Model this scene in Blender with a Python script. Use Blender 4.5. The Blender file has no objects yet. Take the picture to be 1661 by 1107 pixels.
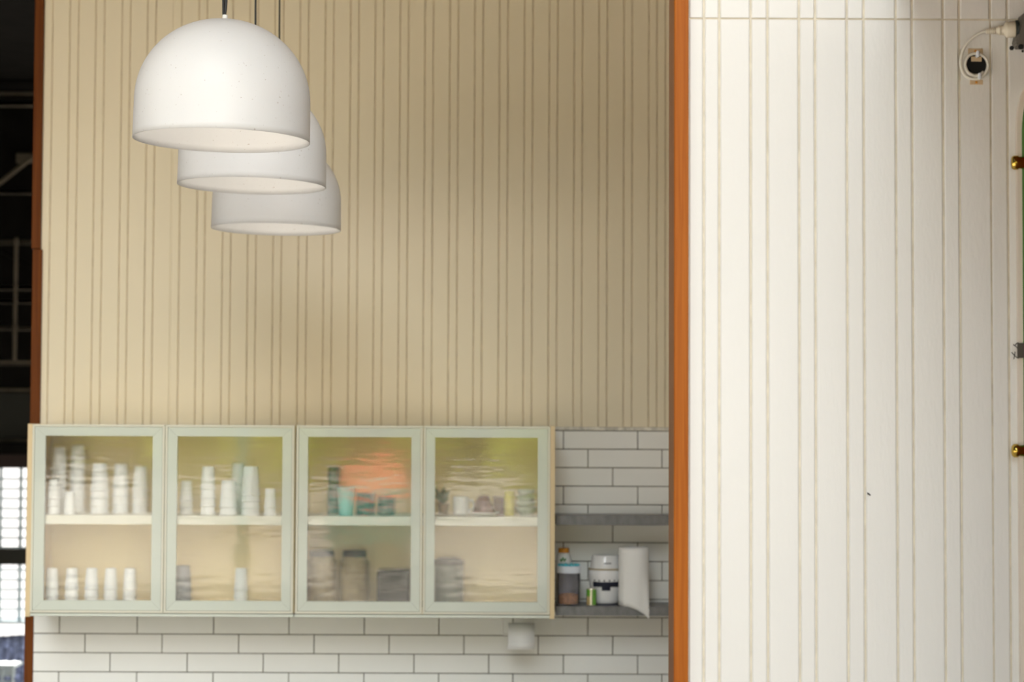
import bpy, bmesh, math, random
from mathutils import Vector, Matrix, Euler

random.seed(7)
S = bpy.context.scene
C = S.collection
R = math.radians

# ------------------------------------------------------------------ camera
F_PX, W_PX, H_PX = 3300.0, 1661.0, 1107.0
EYE = Vector((0.0, 0.0, 2.05))
PITCH, ROLL = math.atan(147.0 / 3300.0), 0.0045
ROT = (Matrix.Rotation(math.pi / 2 + PITCH, 3, 'X') @ Matrix.Rotation(ROLL, 3, 'Z'))
cam = bpy.data.cameras.new('camera')
cam.sensor_width = 36.0
cam.lens = F_PX / W_PX * 36.0
cam.clip_end = 400
cam.dof.use_dof = True
cam.dof.focus_distance = 5.3
cam.dof.aperture_fstop = 4.0
camo = bpy.data.objects.new('camera', cam)
camo.matrix_world = Matrix.Translation(EYE) @ ROT.to_4x4()
C.objects.link(camo)
S.camera = camo

# ------------------------------------------------------------------ world, sun, exposure
world = bpy.data.worlds.new('daylight')
S.world = world
world.use_nodes = True
wn = world.node_tree.nodes
bgn = wn['Background']
bgn.inputs['Color'].default_value = (0.95, 0.96, 1.0, 1)
bgn.inputs['Strength'].default_value = 0.08
sun = bpy.data.lights.new('sun', 'SUN')
sun.energy = 19.0
sun.angle = R(0.6)
sun.color = (1.0, 0.96, 0.90)
suno = bpy.data.objects.new('sun', sun)
suno.rotation_euler = Vector((0.35, -1.0, -0.85)).to_track_quat('-Z', 'Y').to_euler()
suno.location = (-10, 12, 30)
C.objects.link(suno)


def glow(name, az, el, energy, angle, col):
    """broad daylight from the open street side: az degrees to the right of straight behind the camera"""
    l = bpy.data.lights.new(name, 'SUN')
    l.energy, l.angle, l.color = energy, R(angle), col
    o = bpy.data.objects.new(name, l)
    a, e = R(az), R(el)
    frm = Vector((math.sin(a) * math.cos(e), -math.cos(a) * math.cos(e), math.sin(e)))
    o.rotation_euler = (-frm).to_track_quat('-Z', 'Y').to_euler()
    o.location = frm * 20
    C.objects.link(o)


glow('warm_street_glow', 15, 11, 1.0, 29, (1.0, 0.96, 0.90))
glow('open_sky_glow', -4, 30, 1.20, 26, (0.89, 0.96, 1.0))
S.view_settings.view_transform = 'Standard'
S.view_settings.look = 'None'
S.view_settings.gamma = 1.0
S.view_settings.use_curve_mapping = False
S.view_settings.exposure = 0.17


# ------------------------------------------------------------------ helpers
def at(px, py, Y):
    """world point seen at photo pixel (px, py) on the upright plane at depth Y"""
    d = ROT @ Vector(((px - W_PX / 2) / F_PX, -(py - H_PX / 2) / F_PX, -1.0))
    return EYE + d * ((Y - EYE.y) / d.y)


def X_(px, py, Y): return at(px, py, Y).x
def Z_(px, py, Y): return at(px, py, Y).z


def mat(name, col, rough=0.6, metal=0.0, noise=0.0, nscale=8.0, bump=0.0, bscale=60.0, coat=0.0,
        stretch=(1, 1, 1), trans=0.0, ior=1.45, spec=0.5, speck=0.0):
    m = bpy.data.materials.new(name)
    m.use_nodes = True
    nt = m.node_tree
    b = nt.nodes['Principled BSDF']
    b.inputs['Base Color'].default_value = (*col, 1)
    b.inputs['Roughness'].default_value = rough
    b.inputs['Metallic'].default_value = metal
    b.inputs['Coat Weight'].default_value = coat
    b.inputs['Coat Roughness'].default_value = 0.05
    b.inputs['Transmission Weight'].default_value = trans
    b.inputs['IOR'].default_value = ior
    b.inputs['Specular IOR Level'].default_value = spec
    tc = nt.nodes.new('ShaderNodeTexCoord')
    mp = nt.nodes.new('ShaderNodeMapping')
    mp.inputs['Scale'].default_value = stretch
    nt.links.new(tc.outputs['Object'], mp.inputs['Vector'])
    last = None
    if noise > 0:
        n = nt.nodes.new('ShaderNodeTexNoise')
        n.inputs['Scale'].default_value = nscale
        n.inputs['Detail'].default_value = 5
        nt.links.new(mp.outputs['Vector'], n.inputs['Vector'])
        r = nt.nodes.new('ShaderNodeMapRange')
        r.inputs['From Min'].default_value = 0.3
        r.inputs['From Max'].default_value = 0.7
        r.inputs['To Min'].default_value = 1.0 - noise
        r.inputs['To Max'].default_value = 1.0 + noise
        nt.links.new(n.outputs['Fac'], r.inputs['Value'])
        mx = nt.nodes.new('ShaderNodeVectorMath')
        mx.operation = 'SCALE'
        mx.inputs[0].default_value = col
        nt.links.new(r.outputs['Result'], mx.inputs['Scale'])
        last = mx.outputs['Vector']
    if speck > 0:
        v = nt.nodes.new('ShaderNodeTexNoise')
        v.inputs['Scale'].default_value = 150.0
        v.inputs['Detail'].default_value = 2
        nt.links.new(mp.outputs['Vector'], v.inputs['Vector'])
        r = nt.nodes.new('ShaderNodeMapRange')
        r.inputs['From Min'].default_value = 0.70
        r.inputs['From Max'].default_value = 0.78
        r.inputs['To Max'].default_value = speck
        nt.links.new(v.outputs['Fac'], r.inputs['Value'])
        mm = nt.nodes.new('ShaderNodeMixRGB')
        mm.inputs['Color2'].default_value = (0.30, 0.22, 0.14, 1)
        mm.inputs['Color1'].default_value = (*col, 1)
        if last:
            nt.links.new(last, mm.inputs['Color1'])
        nt.links.new(r.outputs['Result'], mm.inputs['Fac'])
        last = mm.outputs['Color']
    if last:
        nt.links.new(last, b.inputs['Base Color'])
    if bump > 0:
        n2 = nt.nodes.new('ShaderNodeTexNoise')
        n2.inputs['Scale'].default_value = bscale
        n2.inputs['Detail'].default_value = 4
        nt.links.new(mp.outputs['Vector'], n2.inputs['Vector'])
        bp = nt.nodes.new('ShaderNodeBump')
        bp.inputs['Strength'].default_value = bump
        bp.inputs['Distance'].default_value = 0.002
        nt.links.new(n2.outputs['Fac'], bp.inputs['Height'])
        nt.links.new(bp.outputs['Normal'], b.inputs['Normal'])
    return m


def wood_mat(name, c1, c2, scale=60, rough=0.5):
    m = mat(name, c1, rough, spec=0.15)
    nt = m.node_tree
    b = nt.nodes['Principled BSDF']
    tc = nt.nodes.new('ShaderNodeTexCoord')
    mp = nt.nodes.new('ShaderNodeMapping')
    mp.inputs['Scale'].default_value = (1, 1, 0.03)
    n = nt.nodes.new('ShaderNodeTexNoise')
    n.inputs['Scale'].default_value = scale
    n.inputs['Detail'].default_value = 6
    n.inputs['Distortion'].default_value = 0.6
    cr = nt.nodes.new('ShaderNodeMixRGB')
    cr.inputs['Color1'].default_value = (*c1, 1)
    cr.inputs['Color2'].default_value = (*c2, 1)
    r = nt.nodes.new('ShaderNodeMapRange')
    r.inputs['From Min'].default_value = 0.35
    r.inputs['From Max'].default_value = 0.65
    nt.links.new(tc.outputs['Object'], mp.inputs['Vector'])
    nt.links.new(mp.outputs['Vector'], n.inputs['Vector'])
    nt.links.new(n.outputs['Fac'], r.inputs['Value'])
    nt.links.new(r.outputs['Result'], cr.inputs['Fac'])
    nt.links.new(cr.outputs['Color'], b.inputs['Base Color'])
    return m


def glass_mat(name):
    """frosted pane: the back face blurs what stands behind it, the smooth face mirrors the street"""
    m = bpy.data.materials.new(name)
    m.use_nodes = True
    nt = m.node_tree
    nt.nodes.remove(nt.nodes['Principled BSDF'])
    out = nt.nodes['Material Output']
    tc = nt.nodes.new('ShaderNodeTexCoord')
    mp = nt.nodes.new('ShaderNodeMapping')
    mp.inputs['Scale'].default_value = (3, 1, 16)
    n = nt.nodes.new('ShaderNodeTexNoise')
    n.inputs['Scale'].default_value = 2.0
    n.inputs['Detail'].default_value = 2
    bp = nt.nodes.new('ShaderNodeBump')
    bp.inputs['Strength'].default_value = 0.35
    bp.inputs['Distance'].default_value = 0.0008
    nt.links.new(tc.outputs['Object'], mp.inputs['Vector'])
    nt.links.new(mp.outputs['Vector'], n.inputs['Vector'])
    nt.links.new(n.outputs['Fac'], bp.inputs['Height'])
    rf = nt.nodes.new('ShaderNodeBsdfRefraction')
    rf.inputs['Color'].default_value = (0.99, 0.99, 0.98, 1)
    rf.inputs['Roughness'].default_value = 0.25
    rf.inputs['IOR'].default_value = 1.3
    gl = nt.nodes.new('ShaderNodeBsdfGlossy')
    gl.inputs['Roughness'].default_value = 0.03
    gl.inputs['Color'].default_value = (1, 1, 1, 1)
    nt.links.new(bp.outputs['Normal'], gl.inputs['Normal'])
    fr = nt.nodes.new('ShaderNodeFresnel')
    fr.inputs['IOR'].default_value = 1.7
    mx = nt.nodes.new('ShaderNodeMixShader')
    nt.links.new(fr.outputs['Fac'], mx.inputs['Fac'])
    nt.links.new(rf.outputs['BSDF'], mx.inputs[1])
    nt.links.new(gl.outputs['BSDF'], mx.inputs[2])
    nt.links.new(mx.outputs['Shader'], out.inputs['Surface'])
    return m


M = dict(
    siding_back=mat('cream_siding_paint', (0.80, 0.72, 0.54), 0.55, noise=0.035, nscale=2.2, bump=0.25, bscale=90, stretch=(1, 1, 0.35)),
    siding_right=mat('white_siding_paint', (0.80, 0.79, 0.76), 0.5, noise=0.02, nscale=3, bump=0.3, bscale=120, stretch=(1, 1, 0.3)),
    groove=mat('dusty_groove', (0.60, 0.51, 0.36), 0.8, noise=0.15, nscale=20),
    groove_right=mat('sandy_caulk', (0.72, 0.66, 0.54), 0.8, noise=0.12, nscale=30),
    tile=mat('glazed_tile', (0.86, 0.86, 0.82), 0.28, noise=0.02, nscale=5),
    grout=mat('dark_grout', (0.20, 0.18, 0.14), 0.9, noise=0.15, nscale=60),
    ledge=mat('white_grout_bead', (0.72, 0.69, 0.60), 0.8, noise=0.25, nscale=50),
    orange=wood_mat('orange_stained_wood', (0.43, 0.125, 0.012), (0.33, 0.085, 0.006), 90, 0.42),
    darktrim=wood_mat('dark_stained_wood', (0.16, 0.045, 0.006), (0.11, 0.028, 0.003), 90, 0.5),
    brown=wood_mat('shaded_side_wood', (0.34, 0.16, 0.075), (0.28, 0.125, 0.055), 90, 0.5),  # browner tone carries the shade on the post's side face
    plaster=mat('dark_plaster', (0.30, 0.27, 0.23), 0.9, noise=0.1),
    ceil=mat('warm_timber_ceiling', (0.55, 0.39, 0.21), 0.7, noise=0.15, nscale=4),
    floor=mat('warm_terrace_floor', (0.78, 0.75, 0.70), 0.5, noise=0.15, nscale=3),
    black=mat('black_cable', (0.012, 0.012, 0.012), 0.5),
    hall=mat('unlit_hall_black', (0.008, 0.007, 0.006), 0.9, spec=0.1, noise=0.3, nscale=5),  # the hall's lack of light is put into this near-black colour
    hallbeam=mat('dusty_steel', (0.12, 0.10, 0.075), 0.8, spec=0.2, noise=0.3, nscale=6),
    hallpanel=mat('charcoal_panel', (0.032, 0.032, 0.028), 0.8, spec=0.1),
    shade=mat('white_powder_coat', (0.86, 0.865, 0.87), 0.45, speck=0.55, noise=0.015, nscale=9),
    cap=mat('white_plastic', (0.85, 0.84, 0.80), 0.4),
    frame=mat('pale_green_lacquer', (0.60, 0.64, 0.56), 0.30, coat=0.8),
    lip=mat('cream_edge_profile', (0.72, 0.70, 0.58), 0.35, coat=0.3),
    ply=mat('pale_birch', (0.74, 0.58, 0.34), 0.5, noise=0.06, nscale=40, stretch=(1, 1, 0.05)),
    carcass=mat('cream_melamine', (0.87, 0.72, 0.40), 0.5),
    shelf=mat('cream_shelf', (0.82, 0.80, 0.68), 0.45),
    glass=glass_mat('frosted_glass'),
    zinc=mat('grey_zinc', (0.20, 0.20, 0.20), 0.45, metal=0.3, noise=0.2, nscale=20, stretch=(3, 1, 1)),
    paper=mat('white_paper', (0.86, 0.86, 0.84), 0.9, bump=0.15, bscale=200),
    cup=mat('white_paper_cup', (0.88, 0.88, 0.85), 0.6),
    greycup=mat('grey_plastic_cup', (0.30, 0.31, 0.31), 0.5),
    teal=mat('pale_teal_ceramic', (0.25, 0.62, 0.55), 0.4),
    dgreen=mat('dark_green_tin', (0.03, 0.13, 0.09), 0.4),
    jar=mat('tan_contents', (0.36, 0.28, 0.15), 0.6, noise=0.2, nscale=30),
    darkbrown=mat('dark_brown_plastic', (0.06, 0.05, 0.035), 0.5),
    maroon=mat('maroon_ceramic', (0.14, 0.03, 0.02), 0.35),
    yellow=mat('yellow_label', (0.70, 0.60, 0.10), 0.5),
    bowl=mat('pale_green_ceramic', (0.45, 0.50, 0.38), 0.35),
    leaf=mat('leaf_green', (0.07, 0.15, 0.05), 0.6),
    clay=mat('clay', (0.25, 0.17, 0.08), 0.8),
    canister=mat('grey_green_tin', (0.22, 0.23, 0.18), 0.4),
    orangecap=mat('orange_plastic', (0.72, 0.30, 0.03), 0.4),
    aqua=mat('aqua_plastic', (0.10, 0.52, 0.62), 0.4),
    lidwhite=mat('bluish_white_plastic', (0.75, 0.80, 0.88), 0.35),
    tub=mat('hazy_plastic', (0.86, 0.86, 0.92), 0.06, trans=0.92, ior=1.06),
    snack=mat('brown_snack', (0.58, 0.26, 0.08), 0.8, noise=0.4, nscale=120, bump=0.8, bscale=150),
    applw=mat('white_appliance_plastic', (0.80, 0.80, 0.80), 0.25, coat=0.3),
    navy=mat('navy_panel', (0.035, 0.04, 0.07), 0.35),
    ink=mat('dark_print', (0.06, 0.06, 0.08), 0.6),
    tancol=mat('tan_seam', (0.45, 0.35, 0.18), 0.5),
    cangreen=mat('green_can_print', (0.14, 0.38, 0.04), 0.35),
    cantan=mat('tan_can_print', (0.50, 0.38, 0.18), 0.35),
    steel=mat('bright_tin', (0.7, 0.68, 0.55), 0.3, metal=0.8),
    greenmark=mat('green_print', (0.08, 0.33, 0.05), 0.5),
    brass=mat('polished_brass', (0.62, 0.43, 0.09), 0.18, metal=1.0),
    cream=mat('cream_plastic', (0.80, 0.74, 0.60), 0.4),
    cordw=mat('white_cord', (0.78, 0.76, 0.68), 0.5),
    hole=mat('black_void', (0.010, 0.010, 0.010), 0.9),
    ear=mat('tan_bracket', (0.62, 0.47, 0.30), 0.5),
    boxgrey=mat('grey_weatherproof_plastic', (0.15, 0.14, 0.12), 0.5),
    boxdark=mat('charcoal_lid', (0.03, 0.04, 0.038), 0.4),
    rim=mat('ivory_rim', (0.82, 0.74, 0.64), 0.4),
    gpanel=mat('green_panel', (0.10, 0.26, 0.07), 0.15, coat=0.5),
    greymetal=mat('grey_wire', (0.10, 0.09, 0.075), 0.5, metal=0.4),
    ground=mat('pale_paving', (0.62, 0.57, 0.51), 0.9, noise=0.15, nscale=0.5),
    yard=mat('grey_yard_paving', (0.23, 0.23, 0.24), 0.9, noise=0.2, nscale=0.7),
    paving_shade=mat('paving_shade', (0.10, 0.10, 0.10), 0.9, noise=0.2, nscale=2),  # dark colour stands in for shade lying on the paving
    hedge=mat('sunlit_foliage', (0.24, 0.28, 0.04), 0.8, noise=0.5, nscale=1.5),
    bark=mat('bark', (0.16, 0.11, 0.07), 0.9, noise=0.3, nscale=9),
    redcanvas=mat('red_canvas', (0.75, 0.13, 0.07), 0.8),
    tealpaint=mat('teal_paint', (0.02, 0.16, 0.13), 0.5),
    lattice=mat('pale_blue_lattice', (0.42, 0.55, 0.62), 0.6),
    blue=mat('blue_cloth', (0.19, 0.21, 0.28), 0.9, noise=0.5, nscale=22, stretch=(1, 1, 2)),
    crate=mat('grey_crate_plastic', (0.45, 0.52, 0.56), 0.5),
    darkmaroon=mat('dark_maroon_timber', (0.018, 0.006, 0.004), 0.7),
)

# the opal shades let some daylight through
_nt = M['shade'].node_tree
_tr = _nt.nodes.new('ShaderNodeBsdfTranslucent')
_tr.inputs['Color'].default_value = (0.96, 0.96, 0.95, 1)
_mx = _nt.nodes.new('ShaderNodeMixShader')
_mx.inputs['Fac'].default_value = 0.17
_nt.links.new(_nt.nodes['Principled BSDF'].outputs['BSDF'], _mx.inputs[1])
_nt.links.new(_tr.outputs['BSDF'], _mx.inputs[2])
_nt.links.new(_mx.outputs['Shader'], _nt.nodes['Material Output'].inputs['Surface'])

# the lamps are lit: each bulb gives off its own light
M['bulb'] = mat('lit_bulb', (0.9, 0.88, 0.8), 0.4)
_b = M['bulb'].node_tree.nodes['Principled BSDF']
_b.inputs['Emission Color'].default_value = (1.0, 0.90, 0.76, 1)
_b.inputs['Emission Strength'].default_value = 17.0


def tag(o, label=None, cat=None, group=None, kind=None):
    if label: o['label'] = label
    if cat: o['category'] = cat
    if group: o['group'] = group
    if kind: o['kind'] = kind
    return o


def base_of(par):
    b = Vector((0, 0, 0))
    while par is not None:
        b = b + par.location
        par = par.parent
    return b


def empty(name, loc, **k):
    o = bpy.data.objects.new(name, None)
    o.empty_display_size = 0.05
    o.location = loc
    C.objects.link(o)
    return tag(o, **k)


def obj(name, bm, m, parent=None, loc=None, smooth=False, **k):
    """bm is in world space; the mesh is stored about loc (or its parent's place)"""
    if smooth:
        for f in bm.faces: f.smooth = True
    me = bpy.data.meshes.new(name)
    o = bpy.data.objects.new(name, me)
    pb = base_of(parent)
    if loc is None and parent is None:
        xs = [v.co for v in bm.verts]
        loc = Vector(((min(v.x for v in xs) + max(v.x for v in xs)) / 2,
                      (min(v.y for v in xs) + max(v.y for v in xs)) / 2, min(v.z for v in xs)))
    if loc is None: loc = pb
    loc = Vector(loc)
    bmesh.ops.translate(bm, verts=bm.verts, vec=-loc)
    bm.normal_update()
    bm.to_mesh(me)
    bm.free()
    me.materials.append(M[m] if isinstance(m, str) else m)
    o.location = loc - pb
    if parent: o.parent = parent
    C.objects.link(o)
    return tag(o, **k)


def bx(x0, x1, y0, y1, z0, z1, bevel=0.0, bm=None, seg=1):
    t = bmesh.new()
    bmesh.ops.create_cube(t, size=1)
    for v in t.verts:
        v.co = Vector((x0 + (v.co.x + .5) * (x1 - x0), y0 + (v.co.y + .5) * (y1 - y0), z0 + (v.co.z + .5) * (z1 - z0)))
    if bevel > 0:
        bmesh.ops.bevel(t, geom=t.edges[:], offset=bevel, segments=seg, affect='EDGES', profile=0.5)
    bmesh.ops.recalc_face_normals(t, faces=t.faces)
    return join(bm, t)


def join(bm, t):
    if bm is None: return t
    me = bpy.data.meshes.new('tmp')
    t.to_mesh(me)
    t.free()
    bm.from_mesh(me)
    bpy.data.meshes.remove(me)
    return bm


def lathe(prof, c=(0, 0, 0), n=48, bm=None, sx=1.0, sy=1.0):
    """prof: (r, z) list, turned about the upright axis through c"""
    t = bmesh.new()
    rings = []
    for r, z in prof:
        if r < 1e-6:
            rings.append([t.verts.new((c[0], c[1], c[2] + z))])
        else:
            rings.append([t.verts.new((c[0] + sx * r * math.cos(2 * math.pi * i / n), c[1] + sy * r * math.sin(2 * math.pi * i / n), c[2] + z)) for i in range(n)])
    for a, b in zip(rings, rings[1:]):
        for i in range(n):
            j = (i + 1) % n
            if len(a) == 1 and len(b) == 1: continue
            if len(a) == 1: t.faces.new((a[0], b[i], b[j]))
            elif len(b) == 1: t.faces.new((a[i], b[0], a[j]))
            else: t.faces.new((a[i], b[i], b[j], a[j]))
    bmesh.ops.recalc_face_normals(t, faces=t.faces)
    return join(bm, t)


def tube(pts, r, n=10, bm=None, closed=False):
    t = bmesh.new()
    pts = [Vector(p) for p in pts]
    rings = []
    up = Vector((0.13, 0.31, 0.94)).normalized()
    for i, p in enumerate(pts):
        if closed:
            d = pts[(i + 1) % len(pts)] - pts[i - 1]
        else:
            d = pts[min(i + 1, len(pts) - 1)] - pts[max(i - 1, 0)]
        d.normalize()
        a = d.cross(up)
        if a.length < 1e-3: a = d.cross(Vector((1, 0, 0)))
        a.normalize()
        b = d.cross(a).normalized()
        rr = r[i] if isinstance(r, (list, tuple)) else r
        rings.append([t.verts.new(p + rr * (math.cos(2 * math.pi * k / n) * a + math.sin(2 * math.pi * k / n) * b)) for k in range(n)])
    m = len(rings)
    for i in range(m if closed else m - 1):
        A, B = rings[i], rings[(i + 1) % m]
        for k in range(n):
            t.faces.new((A[k], A[(k + 1) % n], B[(k + 1) % n], B[k]))
    if not closed:
        t.faces.new(rings[0])
        t.faces.new(rings[-1])
    bmesh.ops.recalc_face_normals(t, faces=t.faces)
    return join(bm, t)


def spline(ctrl, n=12):
    """Catmull-Rom through control points"""
    P = [Vector(c) for c in ctrl]
    P = [2 * P[0] - P[1]] + P + [2 * P[-1] - P[-2]]
    out = []
    for i in range(1, len(P) - 2):
        for k in range(n):
            t = k / n
            a, b, c, d = P[i - 1], P[i], P[i + 1], P[i + 2]
            out.append(0.5 * ((2 * b) + (c - a) * t + (2 * a - 5 * b + 4 * c - d) * t * t + (3 * b - a - 3 * c + d) * t ** 3))
    out.append(P[-2])
    return out


def prism(poly, y0, y1, bm=None):
    """poly: (x, z) outline pushed from depth y0 to y1"""
    t = bmesh.new()
    a = [t.verts.new((x, y0, z)) for x, z in poly]
    b = [t.verts.new((x, y1, z)) for x, z in poly]
    t.faces.new(a)
    t.faces.new(b)
    n = len(poly)
    for i in range(n):
        t.faces.new((a[i], a[(i + 1) % n], b[(i + 1) % n], b[i]))
    bmesh.ops.recalc_face_normals(t, faces=t.faces)
    return join(bm, t)


def copy_tree(o, parent=None):
    c = o.copy()
    C.objects.link(c)
    if parent: c.parent = parent
    for ch in list(o.children): copy_tree(ch, c)
    return c


# ------------------------------------------------------------------ big structure
YB = 8.19           # back wall face
YR = 4.42           # right wall face
YC = 7.83           # cabinet door face
YT = YB - 0.008     # tile face
CEIL = 4.5
EAVE = 4.5

obj('floor', bx(-4.2, 4.0, 2.4, 16.0, -0.1, 0.0), 'floor', kind='structure')
obj('ceiling', bx(-4.4, 4.0, EAVE, YB + 0.165, CEIL, CEIL + 0.15), 'ceil', kind='structure')
obj('ceiling_hall', bx(-4.4, 4.0, YB + 0.166, 16.2, CEIL, CEIL + 0.15), 'hall', kind='structure')  # painted near-black to stand for the unlit hall
obj('wall_left', bx(-4.4, -4.2, EAVE, 16.0, 0.0, CEIL), 'plaster', kind='structure')
obj('street', bx(-60, 60, -70, 2.4, -0.16, -0.06), 'ground', kind='structure',
    label='pale sunlit paving in front of the open room')

obj('shadow_strip', bx(-60, 60, -12.0, -8.0, -0.059, -0.045), 'paving_shade', kind='structure', label='dark strip standing in for shade across the street paving')  # shade on the nearer paving, laid in as a darker strip
obj('back_yard', bx(-60, 60, 16.3, 170, -0.16, -0.06), 'yard', kind='structure', label='pale sunlit yard beyond the latticed window')

# back wall: substrate, then every board
GX = [79.1, 107.3, 121.4, 149.6, 163.7, 192.5, 205.9, 234.1, 247.6, 276.4, 289.8, 318.0, 331.1, 360.0, 373.4]
xx = 373.4
while len(GX) < 28:
    k = len(GX)
    GX.append(0)
p0, p1 = 360.0, 565.5
for j in range(1, 6):
    GX[13 + 2 * j] = p0 + (p1 - p0) * j / 5
    GX[14 + 2 * j] = 373.4 + (579.1 - 373.4) * j / 5
GX = GX[:25]
for j in range(1, 13):
    GX.append(565.5 + (1052.0 - 565.5) * j / 12)
    GX.append(579.1 + (1065.5 - 579.1) * j / 12)
Z_TOP = CEIL
z_sid = Z_(560, 691, YB)
xl = X_(66, 400, YB)
wall_back = obj('wall_back', bx(X_(58, 400, YB), 4.0, YB + 0.0045, YB + 0.16, 0.0, Z_TOP), 'groove', kind='structure',
                loc=(0, YB + 0.0045, 0), label='cream grooved board wall behind the lamps and cabinets')
edges = [xl] + [X_(g, 480, YB) for g in GX]
while edges[-1] < 1.3:
    edges.append(edges[-1] + (0.067 if len(edges) % 2 else 0.034))
for i, (a, b) in enumerate(zip(edges, edges[1:])):
    g = 0.0022
    j = random.uniform(-0.0004, 0.0004)
    if b - a < 0.012: continue
    bm = bx(a + g, b - g, YB + j, YB + 0.0044, z_sid, Z_TOP - 0.002)
    fe = [e for e in bm.edges if all(v.co.y < YB + 0.002 for v in e.verts) and abs(e.verts[0].co.x - e.verts[1].co.x) < 1e-6]
    bmesh.ops.bevel(bm, geom=fe, offset=0.002, segments=1, affect='EDGES')
    obj('plank', bm, 'siding_back', wall_back, loc=((a + b) / 2, YB, z_sid))
jx = X_(276.6, 480, YB)
obj('sealant_bead', bx(jx - 0.002, jx + 0.002, YB + 0.002, YB + 0.0044, z_sid, Z_TOP - 0.002), 'siding_back', wall_back)

# tiled part of the wall
wall_tile = obj('wall_tiled', bx(X_(51, 1050, YB), 1.3, YB + 0.0005, YB + 0.0044, 0.0, z_sid - 0.004), 'grout', kind='structure',
                loc=(0, YB, 0), label='off-white subway tile wall below and beside the cabinets')
rows = [698, 728, 758, 788, 818, 848.5, 879.3, 910, 941, 971.5, 1001, 1031, 1062, 1093, 1124]
ph = {0: [52, 178.6, 303.7, 427, 549.5, 671.5, 792.9, 913.9, 1034.4, 1155],
      1: [52, 95.7, 222, 346, 468.5, 590.6, 711.7, 832, 952.7 + 1, 1073.8, 1155],
      2: [52, 137.5, 262.6, 386.9, 509.3, 631, 752.4, 873.2, 993.9, 1114, 1160]}
for r in range(len(rows) - 1):
    js = ph[r % 3]
    zt, zb = Z_(700, rows[r], YT), Z_(700, rows[r + 1], YT)
    for a, b in zip(js, js[1:]):
        if r < 10 and b < 885: continue
        ym = (rows[r] + rows[r + 1]) / 2
        x0, x1 = X_(a, 1050 if r > 9 else ym, YT), X_(b, 1050 if r > 9 else ym, YT)
        g = 0.0018
        dy = random.uniform(-0.0006, 0.0006)
        obj('tile', bx(x0 + g, x1 - g, YT + dy, YB + 0.0006, zb + g, zt - g, 0.0016), 'tile', wall_tile,
            loc=((x0 + x1) / 2, YT, zb))
zt0 = Z_(700, 698, YT)
obj('grout_bead', bx(X_(880, 694, YB), 1.0, YT - 0.002, YB + 0.004, zt0 + 0.001, z_sid - 0.0005, 0.003), 'ledge', wall_tile)

# left edging board of the back wall
zj = Z_(58, 405, YB)
xa, xb = X_(52.2, 300, YB - 0.02), X_(66.0, 300, YB - 0.02)
t1 = empty('trim_1', ((xa + xb) / 2, YB, 0.0), kind='structure', label='brown stained timber edging the cream board wall on the left')
obj('board', bx(xa, xb, YB - 0.02, YB + 0.16, zj + 0.002, CEIL - 0.002, 0.002), 'darktrim', t1)
obj('board', bx(X_(49.5, 600, YB - 0.02), X_(64.8, 600, YB - 0.02), YB - 0.018, YB + 0.16, z_sid - 0.03, zj, 0.002), 'darktrim', t1)
obj('board', bx(X_(39, 1055, YB - 0.02), X_(53, 1055, YB - 0.02), YB - 0.018, YB + 0.16, 0.0, z_sid - 0.031, 0.002), 'darktrim', t1)

# right wall, nearer to the camera
RX = [1141.8, 1167, 1218, 1245.5, 1297, 1323.3, 1375, 1402.5, 1455, 1481.5, 1532, 1558.5, 1609, 1637, 1688, 1714]
xw0 = X_(1116.5, 500, YR)
FIN_X = 1.13
wall_right = obj('wall_right', bx(xw0, 4.0, YR + 0.0045, YR + 0.15, 0.0, CEIL), 'groove_right', kind='structure', loc=(xw0, YR + 0.0045, 0),
                 label='bright white grooved board wall at right')
zr = Z_(1400, 31, YR)
re = [xw0] + [X_(g, 500, YR) for g in RX]
while re[-1] < 2.0: re.append(re[-1] + (0.07 if len(re) % 2 else 0.035))
HOLE = at(1583, 105, YR)
HR = 0.0235


for i, (a, b) in enumerate(zip(re, re[1:])):
    g = 0.0024
    for z0, z1 in ((0.0, zr - 0.0022), (zr + 0.0022, CEIL - 0.002)):
        j = random.uniform(-0.0004, 0.0004)
        if a < HOLE.x < b and z0 == 0.0:
            # the board is cut out round the wiring hole
            bm = bx(a + g, b - g, YR, YR + 0.0044, z0, HOLE.z - 0.035)
            bx(a + g, b - g, YR, YR + 0.0044, HOLE.z + 0.035, z1, bm=bm)
            t = bmesh.new()
            cs = [t.verts.new((HOLE.x + HR * math.cos(2 * math.pi * q / 40), YR, HOLE.z + HR * math.sin(2 * math.pi * q / 40))) for q in range(40)]
            rs = [t.verts.new((px_, YR, HOLE.z + dz)) for px_, dz in ((a + g, -.035), (b - g, -.035), (b - g, .035), (a + g, .035))]
            es = [t.edges.new((cs[q], cs[(q + 1) % 40])) for q in range(40)] + [t.edges.new((rs[q], rs[(q + 1) % 4])) for q in range(4)]
            bmesh.ops.triangle_fill(t, edges=es, use_beauty=True, normal=(0, -1, 0))
            cb = [t.verts.new((v.co.x, YR + 0.0044, v.co.z)) for v in cs]
            for q in range(40): t.faces.new((cs[q], cs[(q + 1) % 40], cb[(q + 1) % 40], cb[q]))
            join(bm, t)
        else:
            bm = bx(a + g, b - g, YR + j, YR + 0.0044, z0, z1)
            fe = [e for e in bm.edges if all(v.co.y < YR + 0.002 for v in e.verts) and abs(e.verts[0].co.x - e.verts[1].co.x) < 1e-6]
            bmesh.ops.bevel(bm, geom=fe, offset=0.0022, segments=1, affect='EDGES')
        obj('plank', bm, 'siding_right', wall_right, loc=((a + b) / 2, YR, z0))

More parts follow.
